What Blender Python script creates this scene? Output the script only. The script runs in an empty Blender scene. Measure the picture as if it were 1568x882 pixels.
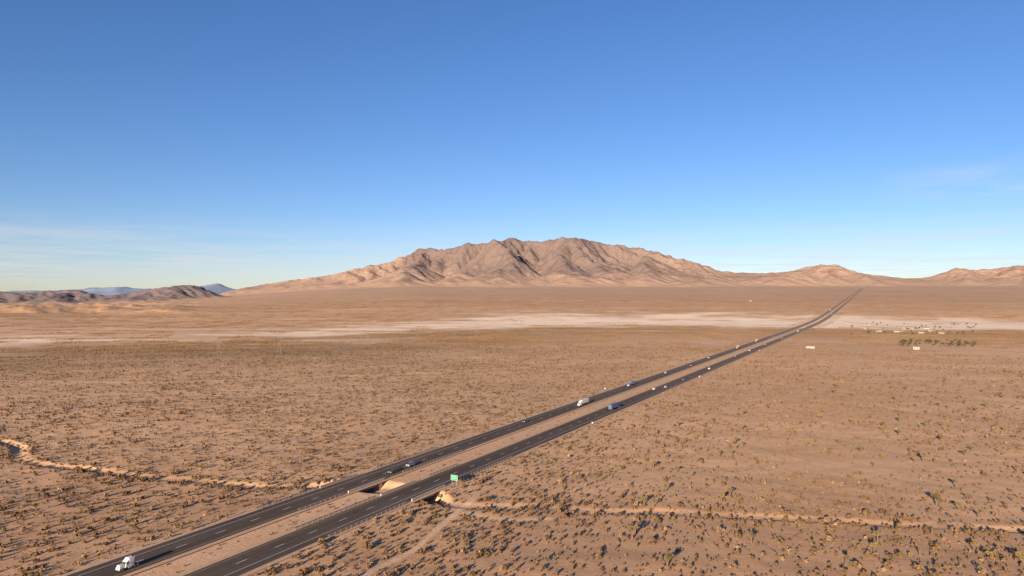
import bpy, bmesh, math, random
import numpy as np
from mathutils import Vector, Matrix
random.seed(7); rng=np.random.default_rng(7)
scene=bpy.context.scene
CAMH=60.0
SUN_EL=12.5; SUN_AZ=204.0
SUN_STR=11.3; SKY_STR=0.128
TH=math.radians(28.0); ST,CT=math.sin(TH),math.cos(TH)
SL,SR,SM=-147.0,-125.0,-136.0     # lateral offsets: left/right carriageway, median

# ------------------------------------------------------------------ noise
class Perlin:
    def __init__(s,seed):
        r=np.random.default_rng(seed); s.p=r.permutation(256).astype(np.int64); s.p=np.concatenate([s.p,s.p])
        a=r.random(256)*2*np.pi; s.gx=np.cos(a); s.gy=np.sin(a)
    def __call__(s,x,y):
        xi=np.floor(x).astype(np.int64); yi=np.floor(y).astype(np.int64)
        xf=x-xi; yf=y-yi; xi&=255; yi&=255
        u=xf*xf*xf*(xf*(xf*6-15)+10); v=yf*yf*yf*(yf*(yf*6-15)+10)
        def g(ix,iy,dx,dy):
            h=s.p[s.p[ix&255]+(iy&255)]
            return s.gx[h]*dx+s.gy[h]*dy
        a=g(xi,yi,xf,yf); b=g(xi+1,yi,xf-1,yf); c=g(xi,yi+1,xf,yf-1); d=g(xi+1,yi+1,xf-1,yf-1)
        return ((a+(b-a)*u)*(1-v)+(c+(d-c)*u)*v)*1.5
P=[Perlin(i+11) for i in range(8)]
def fbm(x,y,o=4,k=0):
    r=0;a=1;t=0
    for i in range(o):
        r=r+a*P[(i+k)%8](x*2**i+i*17.3,y*2**i+i*9.1); t+=a; a*=.5
    return r/t
def ridged(x,y,o=4,k=0):
    r=0;a=1;t=0
    for i in range(o):
        n=1-np.abs(P[(i+k)%8](x*2**i+i*7.3,y*2**i+i*5.1))*1.4; r=r+a*n*n; t+=a; a*=.5
    return r/t
def sstep(a,b,x):
    t=np.clip((x-a)/(b-a),0,1); return t*t*(3-2*t)

def to_st(x,y): return x*CT-y*ST, x*ST+y*CT
def to_xy(s,t): return t*ST+s*CT, t*CT-s*ST

# ------------------------------------------------------------------ terrain functions
def fan(x,y):
    yy=np.maximum(y,1.0)
    b=x/np.maximum(yy,200)
    f=0.03+0.97*sstep(-0.66,-0.12,b)
    d=np.minimum(y,12500)-1900
    return f*0.032*(np.sqrt(d*d+300.0**2)+d)/2
def road_z(t):
    x,y=to_xy(SM,t)
    return fan(x,y)+1.3
WASH=np.array([(-420,430),(-300,350),(-224,298),(-203,283),(-188,261),(-170,251),(-153,246),(-130,235),(-105,228),(-84,221),(-66,219),(-50,218),(-38,216),(-27,207),(-19,200),(-4,198.5),(9,199.5),(25,194),(40,195),(60,191),(81,187),(106,183),(134,179),(190,170),(260,166),(400,140)],float)
def seg_dist(x,y,pl):
    best=np.full(np.shape(x),1e9)
    for (ax,ay),(bx,by) in zip(pl[:-1],pl[1:]):
        dx,dy=bx-ax,by-ay; L=dx*dx+dy*dy
        u=np.clip(((x-ax)*dx+(y-ay)*dy)/L,0,1)
        best=np.minimum(best,np.hypot(x-ax-u*dx,y-ay-u*dy))
    return best
def ground_z(x,y,wd=None):
    r=np.hypot(x,y)
    base=fan(x,y)
    und=fbm(x/140,y/140,3)*0.9*sstep(60,200,r)+fbm(x/18+3,y/18,3,2)*0.35
    und+=fbm(x/900+5,y/420,3,1)*5*sstep(700,2500,r)
    m=sstep(2300,3200,y)*(1-sstep(6500,8000,y))*(1-sstep(-0.62,-0.30,x/np.maximum(y,1)))
    und+=m*np.maximum(0,ridged(x/1100,y/800,4,3)-0.45)*75
    s,t=to_st(x,y)
    d=np.abs(s-SM)
    w=1-sstep(19,32,d)
    rz=road_z(t)-0.16-0.45*(1-sstep(1.5,5.5,d))
    z=(base+und)*(1-w)+rz*w
    if wd is None: wd=seg_dist(x,y,WASH)
    near=1-sstep(17,27,d)
    wx=x+3*P[5](x/15,y/15)
    hw=0.7+2.7*near+0.7*P[3](wx/9,y/9)
    leftw=1-sstep(-215,-185,x)
    depth=(0.40+0.5*P[6](x/26,y/26)+1.0*leftw)*(1-near)+3.6*near*(1-.6*(1-sstep(3,6,d)))
    z=z-np.maximum(depth,.10)*(1-sstep(0,3.0+.6*near,wd-hw))
    return z

# ------------------------------------------------------------------ helpers
def mesh_grid(name,X,Y,Z,wrap=False,smooth=True):
    n,m=X.shape
    v=np.stack([X,Y,Z],-1).reshape(-1,3)
    i=np.arange(n-1)[:,None]; 
    if wrap:
        j=np.arange(m)[None,:]; j2=(j+1)%m
    else:
        j=np.arange(m-1)[None,:]; j2=j+1
    f=np.stack([i*m+j,i*m+j2,(i+1)*m+j2,(i+1)*m+j],-1).reshape(-1,4)
    me=bpy.data.meshes.new(name)
    me.vertices.add(len(v)); me.vertices.foreach_set('co',v.astype(np.float32).ravel())
    me.loops.add(f.size); me.loops.foreach_set('vertex_index',f.astype(np.int32).ravel())
    me.polygons.add(len(f)); me.polygons.foreach_set('loop_start',np.arange(0,f.size,4,dtype=np.int32))
    me.polygons.foreach_set('loop_total',np.full(len(f),4,np.int32))
    if smooth: me.polygons.foreach_set('use_smooth',np.ones(len(f),bool))
    me.update(calc_edges=True); me.validate()
    return me
def add_attr(me,name,arr):
    a=me.attributes.new(name,'FLOAT','POINT'); a.data.foreach_set('value',np.asarray(arr,np.float32).ravel())
def obj(name,me,loc=(0,0,0),rz=0,parent=None):
    o=bpy.data.objects.new(name,me); scene.collection.objects.link(o)
    o.location=loc; o.rotation_euler=(0,0,rz)
    if parent: o.parent=parent
    return o
class NT:
    def __init__(s,mat): s.t=mat.node_tree; s.n=s.t.nodes
    def new(s,ty,**kw):
        n=s.n.new(ty)
        for k,v in kw.items(): setattr(n,k,v)
        return n
    def link(s,a,b): s.t.links.new(a,b)
    def noise(s,scale,detail=4,rough=.55,vec=None,sc3=None):
        n=s.new('ShaderNodeTexNoise'); n.inputs['Scale'].default_value=scale; n.inputs['Detail'].default_value=detail; n.inputs['Roughness'].default_value=rough
        if vec is None:
            g=s.new('ShaderNodeNewGeometry'); vec=g.outputs['Position']
        if sc3:
            mp=s.new('ShaderNodeMapping'); mp.inputs['Scale'].default_value=sc3[:3]
            if len(sc3)>3: mp.inputs['Rotation'].default_value=(0,0,sc3[3])
            s.link(vec,mp.inputs['Vector']); vec=mp.outputs['Vector']
        s.link(vec,n.inputs['Vector']); return n.outputs['Fac']
    def ramp(s,fac,stops):
        r=s.new('ShaderNodeValToRGB'); e=r.color_ramp.elements
        while len(e)<len(stops): e.new(0.5)
        for el,(p,c) in zip(e,stops):
            el.position=p; el.color=(c,c,c,1) if isinstance(c,(int,float)) else (*c,1)
        s.link(fac,r.inputs[0]); return r.outputs[0]
    def mix(s,fac,a,b,mode='MIX'):
        m=s.new('ShaderNodeMix',data_type='RGBA',blend_type=mode)
        for sock,v in ((m.inputs[0],fac),(m.inputs[6],a),(m.inputs[7],b)):
            if isinstance(v,(int,float)): sock.default_value=v
            elif isinstance(v,tuple): sock.default_value=(*v,1)
            else: s.link(v,sock)
        return m.outputs[2]
    def math(s,op,a,b=0.0):
        m=s.new('ShaderNodeMath',operation=op)
        for sock,v in ((m.inputs[0],a),(m.inputs[1],b)):
            if isinstance(v,(int,float)): sock.default_value=v
            else: s.link(v,sock)
        return m.outputs[0]
    def attr(s,name): return s.new('ShaderNodeAttribute',attribute_name=name).outputs['Fac']
    def maprange(s,v,a,b,c=0.0,d=1.0):
        m=s.new('ShaderNodeMapRange'); m.inputs[1].default_value=a; m.inputs[2].default_value=b; m.inputs[3].default_value=c; m.inputs[4].default_value=d; s.link(v,m.inputs[0]); return m.outputs[0]
def new_mat(name,rough=.9):
    m=bpy.data.materials.new(name); m.use_nodes=True
    b=m.node_tree.nodes['Principled BSDF']; b.inputs['Roughness'].default_value=rough
    b.inputs['Specular IOR Level'].default_value=.1
    return m,NT(m),b
def simple(name,col,rough=.6,var=.15,scale=3.0,spec=.3,metal=0):
    m,t,b=new_mat(name,rough); b.inputs['Specular IOR Level'].default_value=spec; b.inputs['Metallic'].default_value=metal
    f=t.noise(scale,4)
    c=t.mix(f,tuple(x*(1-var) for x in col),tuple(min(1,x*(1+var)) for x in col))
    t.link(c,b.inputs['Base Color']); return m
FARSOIL=(.52,.345,.235); FARSOIL2=(.38,.25,.165)

# ------------------------------------------------------------------ ground sheet
r=[0.0,40.0,70.0,90.0]; 
while r[-1]<13000:
    d=r[-1]; r.append(d+min(max(0.55,d*d/(60*683)*0.62),60))
r+= [13500,15000,18000,24000,32000,42000]
r=np.array(r); r[0]=0.5
af=np.linspace(math.radians(-46),math.radians(46),1050)
ab=np.linspace(math.radians(46),math.radians(360-46),150)[1:-1]
A=np.concatenate([af,ab])
R,AA=np.meshgrid(r,A,indexing='ij')
GX=R*np.sin(AA); GY=R*np.cos(AA)
wd=seg_dist(GX,GY,WASH)
GZ=ground_z(GX,GY,wd)
me=mesh_grid('ground',GX,GY,GZ,wrap=True)
PLA=np.array([(-2600,900),(-1500,850),(-723,985),(-560,1080),(-385,1206),(-200,1560),(27,1700),(330,1700),(675,1620),(1094,1440),(1700,1350),(3000,1200)],float)
def playa_at(x,y,pd):
    above=(y>np.interp(x,PLA[:,0],PLA[:,1]))
    central=sstep(-450,0,x)
    pd=np.where(above,pd*(.95-.55*central),pd*1.2)
    wob=fbm(x/220,y/170,4,2); streak=fbm(x/330+2,y/75,4,5); fine=fbm(x/90,y/28,4,7)
    core=(1-sstep(-60,130,pd-(45+125*central)-220*wob))
    p=core*sstep(-.38-.1*central,.16,streak+.45*fine+.16*central)
    p=np.maximum(p,0.55*sstep(.12,.38,streak)*(1-sstep(150,600,pd))*sstep(650,950,y))
    return p
pd=seg_dist(GX,GY,PLA)
playa=playa_at(GX,GY,pd)
add_attr(me,'playa',playa)
add_attr(me,'wash',(1-sstep(.4,1.9,wd+.9*P[2](GX/7,GY/7)))*np.clip(.6+.9*P[2](GX/24,GY/24),0,1))
S_,T_=to_st(GX,GY)
corr=(1-sstep(17,21,np.abs(S_-SM)+1.5*P[4](GX/12,GY/12)))
add_attr(me,'corr',corr)
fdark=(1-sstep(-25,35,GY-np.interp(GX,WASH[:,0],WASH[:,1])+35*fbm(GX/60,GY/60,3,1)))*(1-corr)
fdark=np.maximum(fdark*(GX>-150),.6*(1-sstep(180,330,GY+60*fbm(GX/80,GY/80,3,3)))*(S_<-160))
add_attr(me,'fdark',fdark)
TR=[np.array([(-32,149),(-23,165),(-17,188),(-12,205)],float),np.array([(-13,192),(-2,187),(10,188)],float),
    np.array([(-900,560),(-500,520),(-260,500),(-60,560),(60,640)],float),
    np.array([(140,1010),(300,930),(520,905),(900,860)],float),np.array([(-1200,1500),(-400,1420),(60,1330),(300,1300)],float),
    np.array([(820,3600),(420,3500),(0,3900),(-900,4200)],float),np.array([(-230,160),(-150,152),(-118,150)],float)]
tr=np.zeros_like(GX)
for p,wid in zip(TR,[1.3,1.8,2.6,3,5,25,1.5]): tr=np.maximum(tr,1-sstep(wid*.5,wid,seg_dist(GX,GY,p)+wid*.4*P[1](GX/8,GY/8)))
add_attr(me,'track',tr)
def veg_at(x,y,pd):
    s=(y<np.interp(x,PLA[:,0],PLA[:,1]))
    return np.clip(np.exp(-((pd-330)/200.0)**2)*s*(0.80+1.1*fbm(x/300,y/60,4,6)),0,1)*sstep(400,650,y)
add_attr(me,'veg',veg_at(GX,GY,pd))
m,t,b=new_mat('desert_soil',.95)
n1=t.noise(.004,5,.6,sc3=(1,2.2,1)); n2=t.noise(.035,5,.6); n3=t.noise(.35,5,.65); n4=t.noise(.0009,6,.6,sc3=(1,3.5,1))
c=t.mix(t.ramp(n1,[(.35,0.),(.65,1.)]),(.56,.325,.17),(.71,.435,.25))
c=t.mix(t.ramp(n2,[(.38,0.),(.66,.6)]),c,(.46,.262,.135))
c=t.mix(t.ramp(n3,[(.42,0.),(.75,.45)]),c,(.80,.53,.325))
c=t.mix(t.ramp(n4,[(.40,0.),(.60,.5)]),c,(.45,.28,.16))
sep=t.new('ShaderNodeSeparateXYZ'); g=t.new('ShaderNodeNewGeometry'); t.link(g.outputs['Position'],sep.inputs[0])
Yc=sep.outputs['Y']
fn=t.noise(.012,6,.7)
c=t.mix(t.math('MULTIPLY',t.maprange(Yc,1900,3600),t.ramp(fn,[(.3,.15),(.7,.85)])),c,(.33,.205,.12))
c=t.mix(t.math('MULTIPLY',t.maprange(Yc,3600,8500),.88),c,t.mix(t.ramp(t.noise(.0022,6,.65,sc3=(1,.4,1)),[(.3,0.),(.7,1.)]),FARSOIL2,FARSOIL))
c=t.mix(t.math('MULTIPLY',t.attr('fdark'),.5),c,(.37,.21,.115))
c=t.mix(t.math('MULTIPLY',t.attr('veg'),.8),c,(.26,.165,.085))
c=t.mix(t.math('MULTIPLY',t.attr('playa'),.94),c,t.mix(fn,(.84,.61,.41),(.99,.80,.60)))
c=t.mix(t.math('MULTIPLY',t.attr('wash'),.5),c,(.68,.44,.27))
c=t.mix(t.math('MULTIPLY',t.attr('track'),.5),c,(.76,.52,.33))
c=t.mix(t.math('MULTIPLY',t.attr('corr'),.55),c,t.mix(n3,(.48,.29,.17),(.70,.45,.28)))
t.link(c,b.inputs['Base Color'])
bp=t.new('ShaderNodeBump'); bp.inputs['Strength'].default_value=.6; bp.inputs['Distance'].default_value=.2
t.link(t.noise(1.2,5,.7),bp.inputs['Height']); t.link(bp.outputs[0],b.inputs['Normal'])
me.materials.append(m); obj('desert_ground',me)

# ------------------------------------------------------------------ mountains by stream-power erosion
F=1045.0; HZ=460.0
def blur(h,n,it=2):
    for _ in range(it):
        for ax in (0,1):
            p=np.pad(h,[(n,n) if a==ax else (0,0) for a in (0,1)],mode='edge'); c=np.cumsum(p,axis=ax)
            c=np.concatenate([np.zeros_like(np.take(c,[0],axis=ax)),c],axis=ax)
            k=2*n+1; L=h.shape[ax]
            h=(np.take(c,np.arange(k,k+L),axis=ax)-np.take(c,np.arange(0,L),axis=ax))/k
    return h
def erode(X0,X1,Y0,Y1,dx,Ufun,iters,K=2.0,seed=1,diff=.2):
    nx=int((X1-X0)/dx)+1; ny=int((Y1-Y0)/dx)+1
    xs=X0+np.arange(nx)*dx; ys=Y0+np.arange(ny)*dx
    X,Y=np.meshgrid(xs,ys,indexing='ij')
    U=Ufun(X,Y); r_=np.random.default_rng(seed)
    h=U*4+(r_.random(U.shape)*6+60*(fbm(X/1300,Y/1300,3,seed)+.6))*(U>0)
    fixed=(U<=0); fixed[0,:]=fixed[-1,:]=True; fixed[:,0]=fixed[:,-1]=True
    h[fixed]=0
    N=nx*ny; idx=np.arange(N).reshape(nx,ny)
    offs=[(a,b_) for a in(-1,0,1) for b_ in(-1,0,1) if a or b_]
    fx=fixed.ravel()
    for it in range(iters):
        best=np.zeros_like(h); rec=idx.copy()
        for a,b_ in offs:
            sl=np.full(h.shape,-1e9); L=dx*math.hypot(a,b_)
            xa=slice(max(0,-a),nx-max(0,a)); ya=slice(max(0,-b_),ny-max(0,b_))
            xb=slice(max(0,a),nx+min(0,a)); yb=slice(max(0,b_),ny+min(0,b_))
            sl[xa,ya]=(h[xa,ya]-h[xb,yb])/L
            m_=sl>best
            nb=np.zeros_like(rec); nb[xa,ya]=idx[xb,yb]
            rec[m_]=nb[m_]; best[m_]=sl[m_]
        rec=rec.ravel().copy(); rec[fx]=np.arange(N)[fx]
        order=np.argsort(h.ravel(),kind='stable')
        A_=[1.0]*N; rl=rec.tolist(); ol=order.tolist()
        for i in reversed(ol):
            q=rl[i]
            if q!=i: A_[q]+=A_[i]
        A_=np.array(A_)
        Fm=(K*np.sqrt(A_)).tolist(); hu=(h.ravel()+U.ravel()*(~fx)).tolist(); fxl=fx.tolist()
        for i in ol:
            q=rl[i]
            if q!=i and not fxl[i]:
                f_=Fm[i]; hu[i]=(hu[i]+f_*hu[q])/(1+f_)
        h=np.array(hu).reshape(nx,ny)
        hp=np.pad(h,1,mode='edge')
        lap=(hp[2:,1:-1]+hp[:-2,1:-1]+hp[1:-1,2:]+hp[1:-1,:-2])/4-h
        h=h+diff*lap; h[fixed]=0
    return xs,ys,h
def upsample(xs,ys,h,k):
    xf=np.linspace(xs[0],xs[-1],(len(xs)-1)*k+1); yf=np.linspace(ys[0],ys[-1],(len(ys)-1)*k+1)
    def cub(a,k):
        n=a.shape[0]; pos=np.arange((n-1)*k+1)/k; i=np.minimum(pos.astype(int),n-2); f=(pos-i)[:,None]
        p0=a[np.maximum(i-1,0)];p1=a[i];p2=a[i+1];p3=a[np.minimum(i+2,n-1)]
        return p1+.5*f*(p2-p0+f*(2*p0-5*p1+4*p2-p3+f*(3*(p1-p2)+p3-p0)))
    h=cub(h,k); h=cub(h.T,k).T
    return xf,yf,np.maximum(h,0)
def fit_profile(X,Y,h,base,px,py,lo,hi,smooth=3):
    bins=np.arange(lo,hi,4.0); targ=np.interp(bins,px,py)
    col=784+F*X/Y; bi=np.clip(((col-lo)/4.0).round().astype(int),0,len(bins)-1)
    k=np.ones(len(bins))
    for it in range(6):
        kk=np.interp(col,bins,k)
        el=HZ-F*(base+h*kk-CAMH)/Y
        order=np.full(len(bins),1e9); np.minimum.at(order,bi.ravel(),np.where(h>5,el,1e9).ravel())
        cand=np.abs(el-order[bi])<1e-6
        bb=bi[cand]; hh=h[cand]; YY=Y[cand]; bs=base[cand]
        need=(HZ-targ[bb])/F*YY+CAMH-bs
        newk=np.clip(need/np.maximum(hh,5),0.05,6)
        k2=k.copy(); k2[bb]=newk
        ker=np.ones(smooth)/smooth
        k=np.convolve(np.pad(k2,(smooth//2,smooth//2),mode='edge'),ker,mode='valid')
    print('profile k',k.min(),np.median(k),k.max())
    return h*np.interp(col,bins,k)

px=[300,335,360,400,450,500,512,530,570,600,620,645,660,690,712,730,760,785,805,825,845,858,880,900,920,950,985,1010,1030,1060,1090,1110,1150,1190,1215,1240,1275,1300,1325,1355,1390,1430,1455,1480,1500,1530,1568,1620,1700,1800,2000]
py=[458,450,443,436,428,422,421,414,406,400,390,379,382,381,372,373,368,364,368,372,366,362,365,366,372,376,380,386,393,400,410,416,418,417,415,408,403,412,420,422,427,423,412,411,413,410,406,404,410,402,410]
def Umain(X,Y):
    yc=12700+450*P[0](X/1500,X*0+.3)-600*sstep(3600,5200,X)
    S=np.interp(784+F*X/yc,px,py); H=(HZ-S)/F*yc+60-fan(X,Y)
    H=np.maximum(H,60)*sstep(-6200,-4800,X)
    Wf=900+2.5*H; Wb=1300+1.2*H
    d=(Y-yc); e=np.where(d<0,1+d/Wf,1-d/Wb)
    e=np.clip(e+0.16*fbm(X/1100,Y/1100,3,2),0,1)
    U=H*e**1.1*(.66+.68*ridged(X/2200,Y/2200,2,6))
    f=np.exp(-((X-1300)/1700)**2-((Y-10400)/700)**2)*400*(0.5+0.9*ridged(X/1500,Y/1100,2,4))
    f+=np.exp(-((X-4600)/900)**2-((Y-10800)/500)**2)*300
    f+=np.exp(-((X+3000)/1300)**2-((Y-11100)/500)**2)*170*(0.4+ridged(X/900,Y/900,2,1))
    U=np.maximum(U,np.maximum(f-45,0))
    U[U<14]=0
    return U/45.0
DX=52
xs,ys,h=erode(-7000,13500,8900,15500,DX,Umain,46,K=0.10,diff=.24)
print('raw max',h.max())
hb=blur(h,5,2)
XX,YY_=np.meshgrid(xs,ys,indexing='ij')
# the flanks and low foothills are softer (weathered granite, sand-covered); the core massif keeps its crags
core=sstep(150,420,hb)*sstep(-2400,-1600,XX)*(1-sstep(1800,3600,XX))
wb=.50-.26*core
h=(1-wb)*h+wb*hb
xf,yf,h=upsample(xs,ys,h,4)
MX,MY=np.meshgrid(xf,yf,indexing='ij')
wx=MX+60*fbm(MX/400,MY/400,2,4); wy=MY+60*fbm(MX/400+9,MY/400,2,5)
rg=ridged(wx/360,wy/360,5,1)-.5
h=h+np.clip(h/160,0,1)*(rg*58+fbm(MX/70,MY/70,3,3)*12)*np.clip(h/500+.12,0,1)
h=np.maximum(h,0)
base=fan(MX,MY)
h=fit_profile(MX,MY,h,base,px,py,300,2000,9)
Z=base+h-7*np.exp(-h/5.0)
me=mesh_grid('mountain',MX,MY,Z)
nz=fbm(MX/700,MY/700,4,5)
dk=sstep(90,270,h+170*nz)*sstep(-2300,-1700,MX+300*nz)*(1-sstep(1500,3600,MX+500*nz))
add_attr(me,'dark',dk); add_attr(me,'edge',1-sstep(8,95,h+30*fbm(MX/150,MY/150,3,2)))
def rock_material(name,pale,mid,dark,bumpd=12,edge=True):
    m,t,b=new_mat(name,.95)
    n=t.noise(.0035,7,.62); n2=t.noise(.018,6,.7)
    c=t.mix(t.ramp(n,[(.35,0.),(.65,1.)]),pale,mid)
    c=t.mix(t.ramp(n2,[(.4,0.),(.75,.5)]),c,tuple(v*.7 for v in mid))
    dk=t.math('MULTIPLY',t.attr('dark'),t.ramp(n2,[(.2,1.),(.8,.75)]))
    c=t.mix(dk,c,dark)
    if edge: c=t.mix(t.attr('edge'),c,t.mix(n,FARSOIL2,FARSOIL))
    t.link(c,b.inputs['Base Color'])
    bp=t.new('ShaderNodeBump'); bp.inputs['Strength'].default_value=.6; bp.inputs['Distance'].default_value=bumpd
    t.link(t.noise(.02,8,.7),bp.inputs['Height']); t.link(bp.outputs[0],b.inputs['Normal'])
    return m
me.materials.append(rock_material('mountain_rock',(.36,.245,.185),(.29,.197,.15),(.145,.11,.10)))
obj('rocky_mountain',me)

pxl=[-700,-500,-300,-150,-60,0,40,80,115,140,165,190,215,240,265,290,305,320,340,370]
pyl=[440,436,444,440,444,447,448,446,443,449,453,450,445,441,438,436,438,444,452,462]
def Uleft(X,Y):
    yc=9300+250*P[1](X/900,X*0+.7)
    S=np.interp(784+F*X/yc,pxl,pyl); H=np.maximum((HZ-S)/F*yc+60-fan(X,Y),30)*(1-sstep(-3800,-3500,X))
    d=Y-yc; e=np.where(d<0,1+d/(700+3*H),1-d/(700+3*H)); e=np.clip(e+.15*fbm(X/600,Y/600,3,1),0,1)
    U=H*e; U[U<8]=0; return U/40
xs,ys,h=erode(-13500,-3400,7300,11200,46,Uleft,34,K=.12,seed=4,diff=.2)
h=.7*h+.3*blur(h,4,2)
xf,yf,h=upsample(xs,ys,h,3); LX,LY=np.meshgrid(xf,yf,indexing='ij')
h=np.maximum(h+np.minimum(h/60,1)*(ridged(LX/220,LY/220,4,2)-.5)*22,0)
base=fan(LX,LY); h=fit_profile(LX,LY,h,base,pxl,pyl,-690,370,5)
me=mesh_grid('hills',LX,LY,base+h-7*np.exp(-h/4.0)); add_attr(me,'dark',0.45+0.5*sstep(20,120,h)); add_attr(me,'edge',1-sstep(5,40,h))
me.materials.append(rock_material('hill_rock',(.27,.19,.15),(.21,.155,.13),(.15,.122,.125)))
obj('distant_hills',me)
xx=np.arange(-34000,6000,120.0); yy=np.arange(24000,30000,150.0)
FX,FY=np.meshgrid(xx,yy,indexing='ij')
pr=np.interp(784+F*FX/27000,[-600,-200,0,60,130,150,175,210,240,280,300,325,350,380,500,800],[430,438,445,443,442,440,438,440,443,437,434,433,437,442,448,452])
hf=((HZ-pr)/F*27000+60)*np.clip(1-np.abs(FY-27000)/2800,0,1)*(0.82+0.3*ridged(FX/2500,FY/2000,5,2))
me=mesh_grid('far',FX,FY,hf-20); add_attr(me,'dark',.3+ridged(FX/1600,FY/1600,3,4)*.5)
me.materials.append(rock_material('far_range_hazed_rock',(.27,.32,.41),(.23,.28,.38),(.18,.24,.35),60,False)); obj('far_mountain_range',me)  # distance haze painted into the rock as pale blue base colours

# ------------------------------------------------------------------ roads
def strip(name,s0,s1,t0,t1,dt,zoff,mat,dashes=None,parent=None):
    V=[];Fc=[]
    def seg(a,bb):
        n=max(1,int(math.ceil((bb-a)/dt))); st=len(V)
        for i in range(n+1):
            tt=a+(bb-a)*i/n; z=float(road_z(np.array(tt)))+zoff+0.5*min(1,max(0,(tt-1200)/2500))
            for s in (s0,s1):
                x,y=to_xy(s,tt); V.append((x,y,z))
        for i in range(n): Fc.append((st+2*i,st+2*i+1,st+2*i+3,st+2*i+2))
    if dashes:
        a=t0
        while a<t1: seg(a,min(a+dashes[0],t1)); a+=dashes[1]
    else: seg(t0,t1)
    me=bpy.data.meshes.new(name); me.from_pydata(V,[],Fc); me.materials.append(mat)
    return obj(name,me,parent=parent)
m,t,b=new_mat('asphalt',.85)
n=t.noise(.8,5,.7); n2=t.noise(.05,3,.6)
def rot_pos(t):
    g=t.new('ShaderNodeNewGeometry'); mp=t.new('ShaderNodeMapping'); mp.vector_type='POINT'; mp.inputs['Rotation'].default_value=(0,0,TH)
    t.link(g.outputs['Position'],mp.inputs['Vector']); return mp.outputs['Vector']
st_=t.noise(1.0,4,.6,vec=rot_pos(t),sc3=(.75,.012,1))
c=t.mix(t.ramp(n,[(.3,0.),(.7,1.)]),(.080,.058,.045),(.112,.083,.066))
c=t.mix(t.ramp(n2,[(.4,0.),(.7,.45)]),c,(.14,.104,.079))
c=t.mix(t.ramp(st_,[(.42,0.),(.62,.6)]),c,(.052,.039,.032))
sepa=t.new('ShaderNodeSeparateXYZ'); ga=t.new('ShaderNodeNewGeometry'); t.link(ga.outputs['Position'],sepa.inputs[0])
c=t.mix(t.maprange(sepa.outputs['Y'],330,1500,0,.8),c,(.28,.195,.13))   # pavement colour turns paler and browner further out
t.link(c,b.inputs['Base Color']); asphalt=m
white=simple('white_paint',(.66,.64,.60),.7,.2,2); yellow=simple('yellow_paint',(.60,.40,.10),.7,.2,2)
def empty(name,loc=(0,0,0),rz=0):
    e=bpy.data.objects.new(name,None); scene.collection.objects.link(e); e.location=loc; e.rotation_euler=(0,0,rz); e.empty_display_size=.5; return e
gravel=simple('gravel_shoulder',(.48,.31,.19),.95,.3,.8)
HW=5.2
for SC,nm in ((SL,'highway'),(SR,'highway')):
    e=empty(nm)
    w=HW
    strip('gravel_edge',SC-w-1.6,SC+w+1.6,-400,9600,20,-.03,gravel,parent=e)
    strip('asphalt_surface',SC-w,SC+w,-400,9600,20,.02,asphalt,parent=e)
    sg=1 if SC==SR else -1
    inner=SC-sg*(w-1.0); outer=SC+sg*(w-2.4); mid=(inner+outer)/2
    strip('yellow_edge_line',inner-.05,inner+.05,-400,2500,20,.035,yellow,parent=e)
    strip('white_edge_line',outer-.06,outer+.06,-400,2500,20,.035,white,parent=e)
    strip('lane_dashes',mid-.08,mid+.08,-400,1400,20,.035,white,dashes=(3.0,11),parent=e)
LANE=lambda side,k: {('R',0):SR-(HW-1.0)+1.75,('R',1):SR+(HW-2.4)-1.75,('L',0):SL+(HW-1.0)-1.75,('L',1):SL-(HW-2.4)+1.75}[(side,k)]

# ------------------------------------------------------------------ box builder
def add_box(bm,x0,x1,y0,y1,z0,z1,mi=0,taper=None,bev=0):
    g=bmesh.ops.create_cube(bm,size=1); vs=g['verts']
    for v in vs:
        v.co=Vector(((x0+x1)/2+v.co.x*(x1-x0),(y0+y1)/2+v.co.y*(y1-y0),(z0+z1)/2+v.co.z*(z1-z0)))
    if taper:
        for v in vs:
            if v.co.z>(z0+z1)/2: taper(v)
    fs=set(f for v in vs for f in v.link_faces)
    for f in fs: f.material_index=mi
    if bev:
        es=list(set(e for v in vs for e in v.link_edges))
        r=bmesh.ops.bevel(bm,geom=es,offset=bev,segments=2,affect='EDGES',profile=.6)
        for f in r['faces']: f.material_index=mi
def add_wheel(bm,x,y,rad,w,mt,mr):
    g=bmesh.ops.create_cone(bm,cap_ends=True,segments=18,radius1=rad,radius2=rad,depth=w,matrix=Matrix.Translation((x,y,rad))@Matrix.Rotation(math.pi/2,4,'Y'))
    for f in set(f for v in g['verts'] for f in v.link_faces): f.material_index=mt
    g=bmesh.ops.create_cone(bm,cap_ends=True,segments=12,radius1=rad*.55,radius2=rad*.5,depth=w+.04,matrix=Matrix.Translation((x,y,rad))@Matrix.Rotation(math.pi/2,4,'Y'))
    for f in set(f for v in g['verts'] for f in v.link_faces): f.material_index=mr
glass=simple('dark_glass',(.03,.035,.04),.1,.1,2,.6); tyre=simple('tyre_rubber',(.03,.03,.03),.9,.2,5); rim=simple('steel_rim',(.5,.5,.5),.4,.1,5,.5,.6)
blackp=simple('chassis_black',(.04,.04,.04),.6,.2,4); lampm=simple('headlamp_glass',(.8,.8,.75),.2,.05,4); redm=simple('tail_lamp',(.5,.02,.02),.3,.1,4)
paints={k:simple('paint_'+k,c,.4,.08,1.5,.4) for k,c in dict(white=(.58,.55,.51),silver=(.42,.43,.45),dark=(.05,.055,.065),blue=(.06,.10,.17),red=(.30,.04,.03),grey=(.2,.2,.21),tan=(.45,.36,.26)).items()}
def finish(bm,name,mats):
    me=bpy.data.meshes.new(name); bmesh.ops.recalc_face_normals(bm,faces=bm.faces); bm.to_mesh(me); bm.free()
    for m in mats: me.materials.append(m)
    return me
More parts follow.
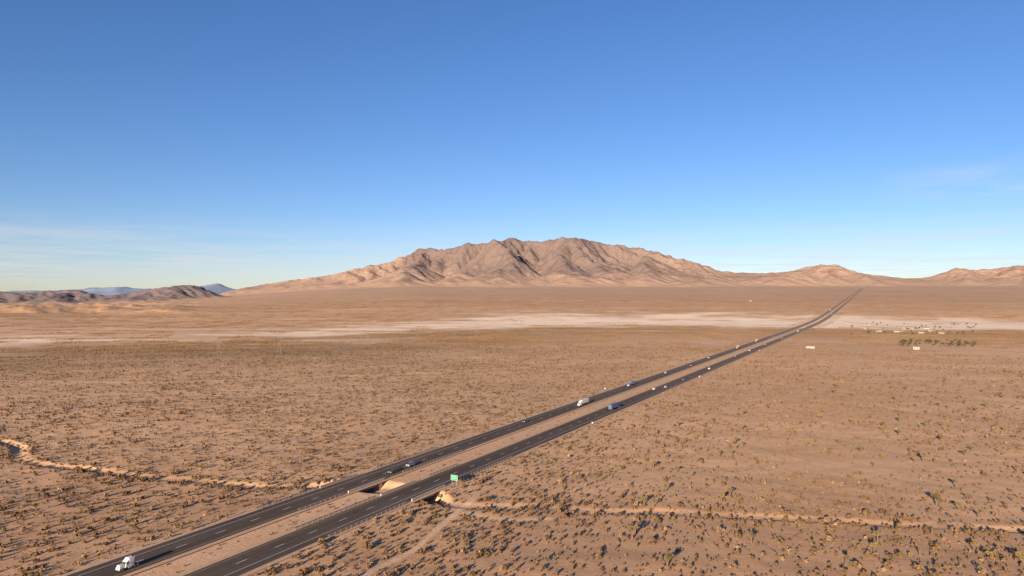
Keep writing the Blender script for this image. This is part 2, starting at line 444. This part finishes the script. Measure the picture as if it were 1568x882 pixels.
def tractor_parts(bm):
    add_box(bm,-.45,.45,-3.4,3.4,.65,.95,1)
    add_box(bm,-1.05,1.05,1.35,3.35,.75,2.05,0,lambda v:(setattr(v.co,'y',v.co.y-.25 if v.co.y>2.5 else v.co.y),setattr(v.co,'x',v.co.x*.82)),.12)
    add_box(bm,-1.2,1.2,-.2,1.35,.8,2.75,0,lambda v:setattr(v.co,'y',v.co.y-.35 if v.co.y>1 else v.co.y),.1)
    add_box(bm,-1.22,1.22,-1.9,-.2,.8,3.35,0,None,.12)
    add_box(bm,-1.12,1.12,-1.7,.75,2.7,3.75,0,lambda v:setattr(v.co,'y',v.co.y-.9 if v.co.y>0 else v.co.y),.12)
    add_box(bm,-1.02,1.02,1.02,1.26,1.98,2.62,2,lambda v:setattr(v.co,'y',v.co.y-.22))
    for sx in(-1,1):
        add_box(bm,sx*1.21-.02,sx*1.21+.02,.1,.95,1.95,2.55,2)
        add_box(bm,sx*1.15-.1,sx*1.15+.1,-1.1,.3,.4,.85,5,None,.05)
        add_box(bm,sx*1.45-.08,sx*1.45+.08,1.0,1.15,1.9,2.6,1)
        add_wheel(bm,sx*1.05,2.5,.52,.3,3,4)
        for yy in(-2.0,-3.2): add_wheel(bm,sx*.95,yy,.52,.55,3,4)
        g=bmesh.ops.create_cone(bm,cap_ends=True,segments=10,radius1=.08,radius2=.08,depth=2.6,matrix=Matrix.Translation((sx*1.05,-2.02,2.6)))
        for f in set(f for v in g['verts'] for f in v.link_faces): f.material_index=5
        add_box(bm,sx*.8-.14,sx*.8+.14,3.2,3.38,1.0,1.25,6)
    add_box(bm,-.6,.6,3.2,3.34,.95,1.75,5)
    add_box(bm,-1.15,1.15,3.3,3.5,.5,.85,5,None,.04)
def make_semi(cab,box,trailer=True):
    bm=bmesh.new(); tractor_parts(bm)
    if trailer:
        add_box(bm,-1.28,1.28,-17.2,-2.3,1.2,4.1,7,None,.04)
        add_box(bm,-.5,.5,-17.0,-3.5,.95,1.2,1)
        for i in range(1,13): 
            y=-2.3-i*14.9/13
            for sx in(-1,1): add_box(bm,sx*1.29-.015,sx*1.29+.015,y-.04,y+.04,1.25,4.05,7)
        for yy in(-14.8,-16.0):
            for sx in(-1,1): add_wheel(bm,sx*.97,yy,.52,.55,3,4)
        for sx in(-1,1):
            add_box(bm,sx*.9-.08,sx*.9+.08,-6,-5.8,.3,1.2,1); add_box(bm,sx*1.0-.12,sx*1.0+.12,-17.24,-17.2,.98,1.15,8)
        add_box(bm,-1.2,1.2,-17.15,-17.05,.5,.62,1)
    return finish(bm,'semi_truck_mesh',[paints[cab],blackp,glass,tyre,rim,paints['silver'],lampm,paints[box],redm])
def make_car(col,kind='car'):
    bm=bmesh.new(); H=.0 if kind=='car' else .25
    add_box(bm,-.9,.9,-2.3,2.3,.32+H*.5,.92+H,0,lambda v:setattr(v.co,'x',v.co.x*.94),.14)
    if kind=='pickup':
        add_box(bm,-.78,.78,-.6,1.15,.9+H,1.55+H,2,lambda v:(setattr(v.co,'y',v.co.y-(.5 if v.co.y>0 else -.1)),setattr(v.co,'x',v.co.x*.85)),.06)
        add_box(bm,-.66,.66,-.42,.6,1.53+H,1.6+H,0,None,.02)
        for sx in(-1,1): add_box(bm,sx*.85-.05,sx*.85+.05,-2.25,-.65,.9+H,1.15+H,0)
        add_box(bm,-.8,.8,-2.28,-2.2,.9+H,1.15+H,0)
    else:
        ye=-2.15 if kind=='suv' else -1.75
        add_box(bm,-.8,.8,ye,1.1,.88+H,1.45+H,2,lambda v:(setattr(v.co,'y',v.co.y-(.6 if v.co.y>0 else -.35)),setattr(v.co,'x',v.co.x*.82)),.08)
        add_box(bm,-.66,.66,ye+.45,.42,1.43+H,1.5+H,0,None,.03)
        for yy in(-.55,ye+.5):
            for sx in(-1,1): add_box(bm,sx*.74-.03,sx*.74+.03,yy-.05,yy+.05,.9+H,1.45+H,0)
    rad=.33+H*.3
    for sx in(-1,1):
        for yy in(-1.4,1.45): add_wheel(bm,sx*.82,yy,rad,.22,3,4)
        add_box(bm,sx*.65-.16,sx*.65+.16,2.24,2.32,.62+H,.78+H,6); add_box(bm,sx*.7-.14,sx*.7+.14,-2.32,-2.25,.68+H,.84+H,8)
    return finish(bm,kind+'_mesh',[paints[col],blackp,glass,tyre,rim,paints['silver'],lampm,paints[col],redm])
VS=.74
def put(name,me,side,lane,tt,sc=None):
    s=LANE(side,lane); x,y=to_xy(s,tt); z=float(road_z(np.array(tt)))+.045+0.5*min(1,max(0,(tt-1200)/2500))
    o=obj(name,me,(x,y,z),-TH if side=='R' else -TH+math.pi); o.scale=(sc or VS,)*3; return o
sA=make_semi('white','white'); sB=make_semi('blue','grey'); sC=make_semi('red','white'); bob=make_semi('white','white',False); sD=make_semi('dark','blue')
put('bobtail_semi_truck',bob,'L',0,93,.62)
put('semi_truck',sA,'L',0,352,.66); put('semi_truck',sD,'R',1,356,.74); put('semi_truck',sB,'L',1,448,.62)
cars=[make_car(c,k) for c,k in (('dark','car'),('white','suv'),('silver','car'),('red','pickup'),('white','pickup'),('grey','suv'),('blue','car'),('tan','car'))]
nm=['car','suv','car','pickup_truck','pickup_truck','suv','car','car']
def pc(i,side,lane,tt): put(nm[i],cars[i],side,lane,tt,.8)
pc(0,'L',1,292); pc(5,'L',0,196); pc(0,'L',0,186); pc(1,'R',0,437); pc(2,'R',1,452); pc(4,'R',1,588); pc(0,'R',0,604); pc(3,'L',0,610); pc(6,'R',1,500); pc(2,'L',1,540)
for i,(tt,sd) in enumerate([(820,'R'),(860,'L'),(945,'R'),(1100,'R'),(1160,'L'),(1349,'R'),(1560,'R'),(1750,'L'),(2200,'L'),(2800,'L'),(3900,'R'),(700,'L'),(730,'R'),(1010,'L'),(1220,'R'),(1440,'L'),(1900,'R'),(2450,'R'),(3300,'L')]):
    if i%4==1: put('semi_truck',[sA,sC,sB][i%3],sd,1,tt)
    else: pc((i*3+1)%8,sd,i%2,tt)

# ------------------------------------------------------------------ bridge (centred on the wash crossing)
conc=simple('bridge_concrete',(.44,.36,.28),.85,.18,.7)
BW=HW+.5
def roadbox(bm,s0,s1,t0,t1,z0,z1,mi=0):
    g=bmesh.ops.create_cube(bm,size=1)
    for v in g['verts']:
        s=s0 if v.co.x<0 else s1; tt=t0 if v.co.y<0 else t1
        zz=float(road_z(np.array(tt)))+(z0 if v.co.z<0 else z1); x,y=to_xy(s,tt); v.co=Vector((x,y,zz))
    for f in set(f for v in g['verts'] for f in v.link_faces): f.material_index=mi
for SC in (SL,SR):
    tts=np.linspace(140,200,241); xx_,yy_=to_xy(SC+0*tts,tts); tc_=float(tts[np.argmin(seg_dist(xx_,yy_,WASH))])
    print('crossing',SC,tc_)
    TB0,TB1=tc_-5.6,tc_+5.6
    e=empty('highway_bridge')
    def part(n,lst):
        bm=bmesh.new()
        for a in lst: roadbox(bm,*a)
        me=finish(bm,n,[conc]); obj(n,me,parent=e)
    part('deck',[(SC-BW-.2,SC+BW+.2,TB0-1,TB1+1,-.5,-.05)])
    part('girders',[(SC+k-.25,SC+k+.25,TB0,TB1,-1.3,-.5) for k in(-5.0,-3.0,-1.0,1.0,3.0,5.0)])
    part('parapets',[(SC-BW-.15,SC-BW+.15,TB0-3,TB1+3,-.04,.7),(SC+BW-.15,SC+BW+.15,TB0-3,TB1+3,-.04,.7)])
    part('abutments',[(SC-BW-.3,SC+BW+.3,TB0-1.6,TB0-.01,-5,-.51),(SC-BW-.3,SC+BW+.3,TB1+.01,TB1+1.6,-5,-.51)])
steel=simple('galvanised_steel',(.35,.32,.29),.6,.15,3,.3,.3)
wood=simple('weathered_wood',(.16,.11,.07),.9,.3,3)
for sc,t0,t1 in ((SR+BW,187,225),(SR+BW,128,160),(SR-BW,128,160),(SR-BW,187,205),(SL-BW,187,225),(SL+BW,187,225),(SL-BW,135,158),(SL+BW,140,158)):
    bm=bmesh.new()
    roadbox(bm,sc-.04,sc+.04,t0,t1,.42,.56); roadbox(bm,sc-.04,sc+.04,t0,t1,.62,.76); roadbox(bm,sc-.015,sc+.015,t0,t1,.56,.62)
    tt=t0+.5
    while tt<t1: roadbox(bm,sc+.05,sc+.2,tt-.08,tt+.08,-.3,.7,1); tt+=2
    obj('guard_rail',finish(bm,'guard_rail',[steel,wood]))
green=simple('green_sign_face',(.01,.28,.13),.5,.05,2)
e_x,e_y=to_xy(SR+7.0,183.0); ez=float(road_z(np.array(183.0)))
e=empty('highway_sign',(e_x,e_y,ez-.3),-TH); e.scale=(.85,)*3
bm=bmesh.new(); add_box(bm,-1.45,1.45,-.03,.03,2.0,3.9,0,None,0); add_box(bm,-1.38,1.38,-.045,-.031,2.07,3.83,1)
for r_ in range(2):
    x=-1.0
    while x<.8:
        w=random.uniform(.12,.28); add_box(bm,x,x+w,-.055,-.046,3.22-r_*.62,3.38-r_*.62,0); x+=w+.12
obj('panel',finish(bm,'panel',[white,green]),parent=e)
bm=bmesh.new(); add_box(bm,-1.0,-.88,.04,.16,-1,3.8); add_box(bm,.88,1.0,.04,.16,-1,3.8); obj('posts',finish(bm,'posts',[steel]),parent=e)
bm=bmesh.new(); add_box(bm,-.03,.03,-.03,.03,-1,2.6,0); add_box(bm,-.38,.38,-.05,-.031,1.7,2.6,1,None,0); sg=finish(bm,'sign',[steel,white])
for sc,tt in ((SR+8,300),(SR+8,520),(SL-8,420),(SR+8,820)):
    x,y=to_xy(sc,tt); o=obj('road_sign',sg,(x,y,float(road_z(np.array(tt)))-.3),-TH); o.scale=(.7,)*3

# ------------------------------------------------------------------ utility poles
bm=bmesh.new()
for sx in(-2.2,2.2):
    g=bmesh.ops.create_cone(bm,cap_ends=True,segments=8,radius1=.26,radius2=.16,depth=20,matrix=Matrix.Translation((sx,0,9)))
add_box(bm,-5,5,-.12,.12,17.2,17.5); add_box(bm,-2.2,2.2,-.06,.06,12,12.2)
for sx in(-4.8,0,4.8): add_box(bm,sx-.1,sx+.1,-.1,.1,15.9,17.2)
polemat=simple('pole_wood',(.17,.13,.10),.9,.2,3)
pm=finish(bm,'utility_pole',[polemat])
PL=[(-560,430),(-372,600),(-300,700),(-262,770),(-190,900),(-140,1020),(-60,1180),(20,1340)]
for i,(x,y) in enumerate(PL):
    z=float(ground_z(np.array([float(x)]),np.array([float(y)]))[0])
    obj('utility_pole',pm,(x,y,z),math.radians(-35))
cu=bpy.data.curves.new('power_lines','CURVE'); cu.dimensions='3D'; cu.bevel_depth=.02
for (x0,y0),(x1,y1) in zip(PL[:-1],PL[1:]):
    for o in(-4.8,0,4.8):
        sp=cu.splines.new('POLY'); sp.points.add(8)
        for k in range(9):
            u=k/8; sp.points[k].co=(x0+(x1-x0)*u+o*.82,y0+(y1-y0)*u-o*.57,16.2-4*4*u*(1-u)/2,1)
cu.materials.append(blackp); obj('power_lines',cu)

# ------------------------------------------------------------------ settlement
def house(w,d,hh,col,roofc,flat=False):
    bm=bmesh.new(); add_box(bm,-w/2,w/2,-d/2,d/2,-.6,hh,0)
    if flat: add_box(bm,-w/2-.2,w/2+.2,-d/2-.2,d/2+.2,hh+.003,hh+.3,1)
    else:
        rh=d*.22; vs=[bm.verts.new(p) for p in [(-w/2-.5,-d/2-.5,hh+.003),(w/2+.5,-d/2-.5,hh+.003),(w/2+.5,d/2+.5,hh+.003),(-w/2-.5,d/2+.5,hh+.003),(-w/2-.5,0,hh+rh),(w/2+.5,0,hh+rh)]]
        for q in((0,1,5,4),(2,3,4,5),(1,2,5),(3,0,4),(3,2,1,0)):
            f=bm.faces.new([vs[i] for i in q]); f.material_index=1
    n=max(2,int(w/3.2))
    for i in range(n):
        x=-w/2+(i+.5)*w/n
        if i==n//2: add_box(bm,x-.5,x+.5,-d/2-.04,-d/2-.003,0,2.1,3)
        else: add_box(bm,x-.6,x+.6,-d/2-.04,-d/2-.003,1.0,2.1,2)
    add_box(bm,-w/2-.04,-w/2-.003,-.6,.6,1,2.1,2)
    return finish(bm,'house',[col,roofc,glass,wood])
wl=simple('stucco_white',(.38,.32,.26),.85,.08); tn=simple('stucco_tan',(.28,.20,.135),.85,.1); rr=simple('red_roof',(.30,.11,.075),.8,.2,1); gr=simple('grey_roof',(.30,.26,.22),.8,.15,1); wr=simple('white_metal_roof',(.55,.50,.45),.5,.1,1)
HS=[house(11,7,2.6,wl,rr),house(12,7,2.6,tn,gr),house(12,3.6,2.4,wl,wr,True),house(8,6,2.4,wl,wr),house(14,8,3.2,tn,wr)]
HN=['stucco_house','ranch_house','mobile_home','white_house','metal_warehouse']
def G(px_,py_): return 60*(px_-784)/(py_-460),60*1045/(py_-460)
for i,(a,b_) in enumerate([(1402,536),(1240,534),(1297,499),(1326,506),(1345,509),(1372,510),(1385,505),(1410,511),(1425,508),(1440,512),(1330,500),(1418,505)]):
    x,y=G(a,b_); k=[3,2,4,1,0,2,1,0,0,1,1,0][i]
    z=float(ground_z(np.array([x]),np.array([y]))[0]); o=obj(HN[k],HS[k],(x,y,z),random.uniform(-.7,.7)); o.scale=(.8,)*3
z=float(ground_z(np.array([1240.]),np.array([3550.]))[0]); obj('metal_warehouse',HS[4],(1240,3550,z),.2)
for i in range(9):
    x,y=G(random.uniform(1300,1440),random.uniform(503,512)); z=float(ground_z(np.array([x]),np.array([y]))[0])
    obj(nm[i%8].replace('car','parked_car') if nm[i%8]=='car' else nm[i%8],cars[i%8],(x,y,z),random.uniform(0,6))

# ------------------------------------------------------------------ vegetation meshes
def tube(V,Fc,M,p0,p1,r0,r1,mi,n=6):
    p0=Vector(p0);p1=Vector(p1); d=(p1-p0).normalized(); a=d.orthogonal().normalized(); b_=d.cross(a); st=len(V)
    for p,r_ in((p0,r0),(p1,r1)):
        for k in range(n):
            th=2*math.pi*k/n; V.append(p+a*math.cos(th)*r_+b_*math.sin(th)*r_)
    for k in range(n): Fc.append((st+k,st+(k+1)%n,st+n+(k+1)%n,st+n+k)); M.append(mi)
def to_mesh(name,V,Fc,M,mats):
    me=bpy.data.meshes.new(name); me.from_pydata([tuple(v) for v in V],[],Fc)
    for m_ in mats: me.materials.append(m_)
    me.polygons.foreach_set('material_index',M); return me
def rnd_mat(name,stops,rough=.9):
    m,t,b=new_mat(name,rough); oi=t.new('ShaderNodeObjectInfo')
    c=t.ramp(oi.outputs['Random'],stops)
    n=t.noise(2.5,3); c=t.mix(n,c,t.mix(1.0,c,(.6,.6,.6),'MULTIPLY'))
    t.link(c,b.inputs['Base Color']); return m
bushm=rnd_mat('creosote_foliage',[(0,(.23,.14,.07)),(.3,(.17,.105,.05)),(.6,(.27,.165,.085)),(.85,(.145,.092,.042)),(.97,(.40,.26,.13))])
farbushm=rnd_mat('brush_foliage',[(0,(.27,.162,.083)),(.5,(.22,.135,.067)),(1,(.32,.20,.11))])
twig=simple('bush_twig',(.20,.14,.095),.9,.2)
def bush(seed,n=46,rad=.7,hh=.9):
    R=random.Random(seed); V=[];Fc=[];M=[]
    for i in range(7):
        a=R.uniform(0,6.28); tube(V,Fc,M,(0,0,-.15),(math.cos(a)*rad*.6,math.sin(a)*rad*.6,hh*.75),.03,.012,1,3)
    for i in range(n):
        a=R.uniform(0,6.28); u=R.random()**.6; ph=R.uniform(.05,1.35)
        k=.75+.35*math.sin(a*3+seed)+R.uniform(-.12,.12)
        c=Vector((math.cos(a)*math.cos(ph)*rad*u*k,math.sin(a)*math.cos(ph)*rad*u*k,.1+math.sin(ph)*hh*(.55+.45*u)*R.uniform(.8,1.1)))
        q=R.uniform(.10,.2)*rad/.7; ax=Vector((R.gauss(0,1),R.gauss(0,1),R.gauss(0,1))).normalized(); o1=ax.orthogonal().normalized(); o2=ax.cross(o1)
        st=len(V)
        for (p_,r_) in((1,0),(0,1),(-1,0),(0,-1)): V.append(c+o1*p_*q*R.uniform(.7,1.5)+o2*r_*q*R.uniform(.6,1.1)+ax*R.uniform(-.05,.05))
        Fc.append((st,st+1,st+2)); Fc.append((st,st+2,st+3)); M+=[0,0]
    return to_mesh('bush',V,Fc,M,[bushm,twig])
def coll(name,meshes,pre):
    c=bpy.data.collections.new(name)
    for i,me in enumerate(meshes): c.objects.link(bpy.data.objects.new(f'{pre}_{i:02d}',me))
    return c
bushes=[bush(i,54,random.uniform(.55,.85),random.uniform(.55,.85)) for i in range(8)]
bushC=coll('creosote_bush_variants',bushes,'creosote_bush')
def clump(seed,n,half):
    R=random.Random(seed); V=[];Fc=[];M=[]
    for i in range(n):
        x,y=R.uniform(-half,half),R.uniform(-half,half); rr_=R.uniform(.3,.8); hh=rr_*R.uniform(.8,1.3)
        st=len(V); k=6; off=R.uniform(0,6)
        for j in range(k):
            a=off+6.283*j/k; q=rr_*R.uniform(.7,1.15); V.append((x+math.cos(a)*q,y+math.sin(a)*q,hh*R.uniform(.3,.55)))
        V.append((x+R.uniform(-.2,.2),y+R.uniform(-.2,.2),hh)); V.append((x,y,-.4))
        for j in range(k): Fc.append((st+j,st+(j+1)%k,st+k)); Fc.append((st+(j+1)%k,st+j,st+k+1)); M+=[0,0]
    return to_mesh('clump',V,Fc,M,[farbushm])
clumpC=coll('brush_patch_variants',[clump(100+i,95,17) for i in range(6)],'brush_patch')

def scatter(name,coll_,x,y,z,sc,rot):
    me=bpy.data.meshes.new(name); me.vertices.add(len(x)); me.vertices.foreach_set('co',np.stack([x,y,z],-1).astype(np.float32).ravel())
    add_attr(me,'sc',sc); add_attr(me,'rt',rot); me.update()
    o=obj(name,me)
    ng=bpy.data.node_groups.new(name+'_gn','GeometryNodeTree')
    ng.interface.new_socket('Geometry',in_out='INPUT',socket_type='NodeSocketGeometry'); ng.interface.new_socket('Geometry',in_out='OUTPUT',socket_type='NodeSocketGeometry')
    N=ng.nodes; L=ng.links
    gi=N.new('NodeGroupInput'); go=N.new('NodeGroupOutput'); ip=N.new('GeometryNodeInstanceOnPoints'); ci=N.new('GeometryNodeCollectionInfo')
    ci.inputs['Collection'].default_value=coll_; ci.inputs['Separate Children'].default_value=True; ci.inputs['Reset Children'].default_value=True
    a=N.new('GeometryNodeInputNamedAttribute'); a.data_type='FLOAT'; a.inputs['Name'].default_value='sc'
    r_=N.new('GeometryNodeInputNamedAttribute'); r_.data_type='FLOAT'; r_.inputs['Name'].default_value='rt'
    cx=N.new('ShaderNodeCombineXYZ'); rv=N.new('FunctionNodeRandomValue'); rv.data_type='INT'; rv.inputs['Min'].default_value=0; rv.inputs['Max'].default_value=len(coll_.objects)-1
    mp=N.new('GeometryNodeMeshToPoints')
    L.new(gi.outputs[0],mp.inputs['Mesh']); L.new(mp.outputs[0],ip.inputs['Points']); L.new(ci.outputs[0],ip.inputs['Instance']); ip.inputs['Pick Instance'].default_value=True
    L.new(rv.outputs[2],ip.inputs['Instance Index']); L.new(r_.outputs[0],cx.inputs['Z']); L.new(cx.outputs[0],ip.inputs['Rotation'])
    L.new(a.outputs[0],ip.inputs['Scale']); L.new(ip.outputs[0],go.inputs[0])
    md=o.modifiers.new('scatter','NODES'); md.node_group=ng
    return o
def wedge(rmin,rmax,n,half=44):
    rr_=np.sqrt(rng.random(n)*(rmax**2-rmin**2)+rmin**2); aa=np.radians(rng.uniform(-half,half,n))
    return rr_*np.sin(aa),rr_*np.cos(aa)
def tracks_d(x,y):
    d=np.full(len(x),1e9)
    for p,w in zip(TR[:5],[1.3,1.8,2.6,3,5]): d=np.minimum(d,seg_dist(x,y,p)-w)
    return d
area=math.radians(88)/2*(900**2-70**2)
x,y=wedge(70,900,int(area*.46))
s,tt=to_st(x,y); d=np.abs(s-SM)
rr0=np.hypot(x,y)
south=(y<np.interp(x,WASH[:,0],WASH[:,1]))&(x>-150)
dens=.50-.20*sstep(250,700,rr0)+.42*fbm(x/90,y/70,3,1)+.34*fbm(x/14,y/14,2,4)-.12*sstep(-110,-20,s)*sstep(210,300,rr0)+.18*south
wd=seg_dist(x,y,WASH); dens=np.where((wd>1.6)&(wd<6),dens+.25,dens); dens=np.where(wd<1.6,-1,dens)
dens+=np.where((s>-117)&(s<-80)&(tt<260),.35,0)
keep=(rng.random(len(x))<dens)&(d>17.5)&(tracks_d(x,y)>0)
mk=(d<3.6)&(rng.random(len(x))<.22)&(wd>11)
pl=seg_dist(x,y,PLA)
keep=(keep&~((playa_at(x,y,pl)>.3)&(rng.random(len(x))<.8)))|mk
x,y=x[keep],y[keep]; wdk=wd[keep]
sc=rng.gamma(3.0,.333,len(x))*.48; sc=np.clip(sc,.16,1.6); sc=np.where(np.abs(wdk-4)<3,sc*1.3,sc); sc=np.where(south[keep],sc*1.1,sc); sc[d[keep]<4]*=.6
scatter('creosote_bushes',bushC,x,y,ground_z(x,y),sc,rng.uniform(0,6.28,len(x)))
print('bushes',len(x))
def farbrush(rmin,rmax,n):
    x,y=wedge(rmin,rmax,n); s,tt=to_st(x,y)
    pl=seg_dist(x,y,PLA); v=veg_at(x,y,pl)
    k=(np.abs(s-SM)>40)&(rng.random(len(x))<.26+.5*fbm(x/300,y/200,3,1)+v*.95)&~((playa_at(x,y,pl)>.25)&(rng.random(len(x))<.95))
    return x[k],y[k]
x,y=farbrush(900,3900,15500)
scatter('desert_brush',clumpC,x,y,ground_z(x,y),rng.uniform(.85,1.2,len(x)),rng.uniform(0,6.28,len(x)))
x2=rng.uniform(-40,40,6000)+SM; t2=rng.uniform(800,2600,6000); k=np.abs(x2-SM)>19; x2,t2=x2[k],t2[k]; x,y=to_xy(x2,t2)
scatter('roadside_brush',bushC,x,y,ground_z(x,y),rng.uniform(.4,1.1,len(x)),rng.uniform(0,6.28,len(x)))

jl=rnd_mat('joshua_leaves',[(0,(.19,.155,.05)),(.5,(.30,.22,.075)),(1,(.15,.125,.045))]); jb=simple('joshua_bark',(.14,.095,.065),.95,.25)
def joshua(seed):
    R=random.Random(seed); V=[];Fc=[];M=[]
    def tuft(c,d,r_):
        for i in range(90):
            v=Vector((R.gauss(0,1),R.gauss(0,1),R.gauss(0,1))).normalized()*1.0+d*.55; v.normalize(); o=v.orthogonal().normalized()*.065
            b0=c-d*R.uniform(0,.45); tip=b0+v*r_*R.uniform(.75,1.15); st=len(V); V.extend([b0+o,b0-o,tip]); Fc.append((st,st+1,st+2)); M.append(1)
    def br(p,d,L,r_,lv):
        q=p+d*L*.5; d2=(d+Vector((R.uniform(-.2,.2),R.uniform(-.2,.2),.15))).normalized(); e_=q+d2*L*.5
        tube(V,Fc,M,p,q,r_,r_*.85,0,7); tube(V,Fc,M,q,e_,r_*.85,r_*.7,0,7)
        if lv==0 or (lv==1 and R.random()<.3): tuft(e_,d2,.5); return
        k=R.choice([2,3,3]); a0=R.uniform(0,6.28)
        for i in range(k):
            a=a0+6.28*i/k+R.uniform(-.4,.4); dd=(d2*.75+Vector((math.cos(a),math.sin(a),.25))*.8).normalized(); br(e_,dd,L*R.uniform(.5,.75),r_*.7,lv-1)
    br(Vector((0,0,-.2)),Vector((0,0,1)),R.uniform(1.2,1.8),.22,R.choice([1,2,2]))
    return to_mesh('joshua_tree',V,Fc,M,[jb,jl])
js=[joshua(40+i) for i in range(6)]
jC=coll('joshua_tree_variants',js,'joshua_tree_variant')
for i,(a,b_,sc_) in enumerate([(967,824,1.1),(1148,832,.9),(1240,838,.9),(1430,772,1.2),(1410,706,1.0),(985,772,.8),(1018,752,.8),(1335,848,.9),(1404,850,.8),(1020,868,1.),(1460,745,.8),(1245,682,.9),(1232,688,1.),(1268,700,.9),(1285,702,.8),(1000,715,.8),(1135,660,.9),(1415,655,.9),(1037,655,.9),(1100,700,.8),(350,800,.8),(170,745,.8),(60,780,.8),(1510,625,1.)]):
    x,y=G(a,b_); z=float(ground_z(np.array([x]),np.array([y]))[0]); o=obj('joshua_tree',js[i%6],(x,y,z),random.uniform(0,6)); o.scale=(sc_*1.25,)*3
x,y=wedge(150,720,1900,42); s,tt=to_st(x,y)
cl=fbm(x/60,y/60,3,6)
k=(s>-105)&(x>20)&(rng.random(len(x))<.28+.5*cl+.0013*(x-50)); k|=(s<-170)&(rng.random(len(x))<.03)
x,y=x[k],y[k]; scatter('joshua_tree_stand',jC,x,y,ground_z(x,y),rng.uniform(.6,1.2,len(x)),rng.uniform(0,6.28,len(x)))

lf=rnd_mat('tree_leaves',[(0,(.08,.085,.03)),(.5,(.11,.10,.04)),(1,(.07,.075,.035))])
def tree(seed):
    R=random.Random(seed); V=[];Fc=[];M=[]; H=R.uniform(5,7.5)
    tube(V,Fc,M,(0,0,-.3),(0,0,H*.4),.28,.2,0); ends=[]
    for i in range(6):
        a=i*1.05+R.uniform(-.3,.3); e_=(math.cos(a)*H*.26,math.sin(a)*H*.26,H*R.uniform(.55,.85)); tube(V,Fc,M,(0,0,H*.36),e_,.14,.05,0,5); ends.append(e_)
    ends.append((0,0,H*.9))
    for e_ in ends:
        for i in range(60):
            c=Vector(e_)+Vector((R.gauss(0,.55),R.gauss(0,.55),R.gauss(0,.5))); ax=Vector((R.gauss(0,1),R.gauss(0,1),R.gauss(0,1))).normalized(); o1=ax.orthogonal().normalized()*R.uniform(.15,.3); o2=ax.cross(o1)
            st=len(V); V.extend([c+o1,c+o2,c-o1,c-o2]); Fc.append((st,st+1,st+2,st+3)); M.append(1)
    return to_mesh('tree',V,Fc,M,[jb,lf])
ts=[tree(i) for i in range(4)]; tC=coll('tree_variants',ts,'tree_variant')
pts=[G(random.uniform(1376,1492),random.uniform(524,532)) for _ in range(60)]+[G(random.uniform(1300,1500),random.uniform(497,514)) for _ in range(50)]+[G(random.uniform(1378,1392),random.uniform(526,533)) for _ in range(10)]
x=np.array([p[0] for p in pts]); y=np.array([p[1] for p in pts]); scatter('distant_trees',tC,x,y,ground_z(x,y),rng.uniform(.45,.95,len(x)),rng.uniform(0,6.28,len(x)))

# ------------------------------------------------------------------ world / sun / camera
w=bpy.data.worlds.new('World'); scene.world=w; w.use_nodes=True; nt=w.node_tree; bg=nt.nodes['Background']
sk=nt.nodes.new('ShaderNodeTexSky'); sk.sky_type='NISHITA'; sk.sun_disc=False; sk.sun_elevation=math.radians(SUN_EL); sk.sun_rotation=math.radians(SUN_AZ)
sk.altitude=900; sk.air_density=1.0; sk.dust_density=.4; sk.ozone_density=3.2
T=NT(w)
hs=T.new('ShaderNodeHueSaturation'); hs.inputs['Saturation'].default_value=1.13; hs.inputs['Value'].default_value=1.07
T.link(T.mix(1.0,sk.outputs[0],(1.10,1.0,1.12),'MULTIPLY'),hs.inputs['Color'])
tc=T.new('ShaderNodeTexCoord'); sp=T.new('ShaderNodeSeparateXYZ'); T.link(tc.outputs['Generated'],sp.inputs[0])
zz=T.math('MAXIMUM',sp.outputs['Z'],.02); cx=T.new('ShaderNodeCombineXYZ')
T.link(T.math('DIVIDE',sp.outputs['X'],zz),cx.inputs[0]); T.link(T.math('DIVIDE',sp.outputs['Y'],zz),cx.inputs[1])
cn=T.noise(.42,7,.62,vec=cx.outputs[0],sc3=(1,1.1,1,.35)); cm=T.ramp(cn,[(.40,0.),(.62,1.)])
lo=T.ramp(sp.outputs['Z'],[(.01,.3),(.05,1.),(.085,.6),(.115,0.)])
hi=T.math('MULTIPLY',T.ramp(sp.outputs['Z'],[(.115,0.),(.135,1.),(.15,.9),(.17,0.)]),T.maprange(sp.outputs['X'],.46,.56))
cf=T.math('MULTIPLY',T.math('MULTIPLY',cm,T.math('MAXIMUM',lo,hi)),.50)
T.link(T.mix(cf,hs.outputs[0],(5.9,5.8,6.1)),bg.inputs[0]); bg.inputs[1].default_value=SKY_STR
sun=bpy.data.lights.new('sun','SUN'); sun.energy=SUN_STR; sun.angle=math.radians(.5); sun.color=(1,.81,.60)
so=obj('sun',sun); el=math.radians(SUN_EL); az=math.radians(SUN_AZ)
sv=Vector((math.sin(az)*math.cos(el),math.cos(az)*math.cos(el),math.sin(el))); so.rotation_euler=sv.to_track_quat('Z','Y').to_euler(); so.location=(-30,-100,120)
cam=bpy.data.cameras.new('camera'); cam.lens=24; cam.sensor_width=36; cam.clip_start=1; cam.clip_end=100000
co=obj('camera',cam,(0,0,CAMH)); co.rotation_euler=(math.radians(90+1.04),0,0); scene.camera=co
scene.view_settings.view_transform='Standard'; scene.view_settings.look='None'; scene.view_settings.exposure=0
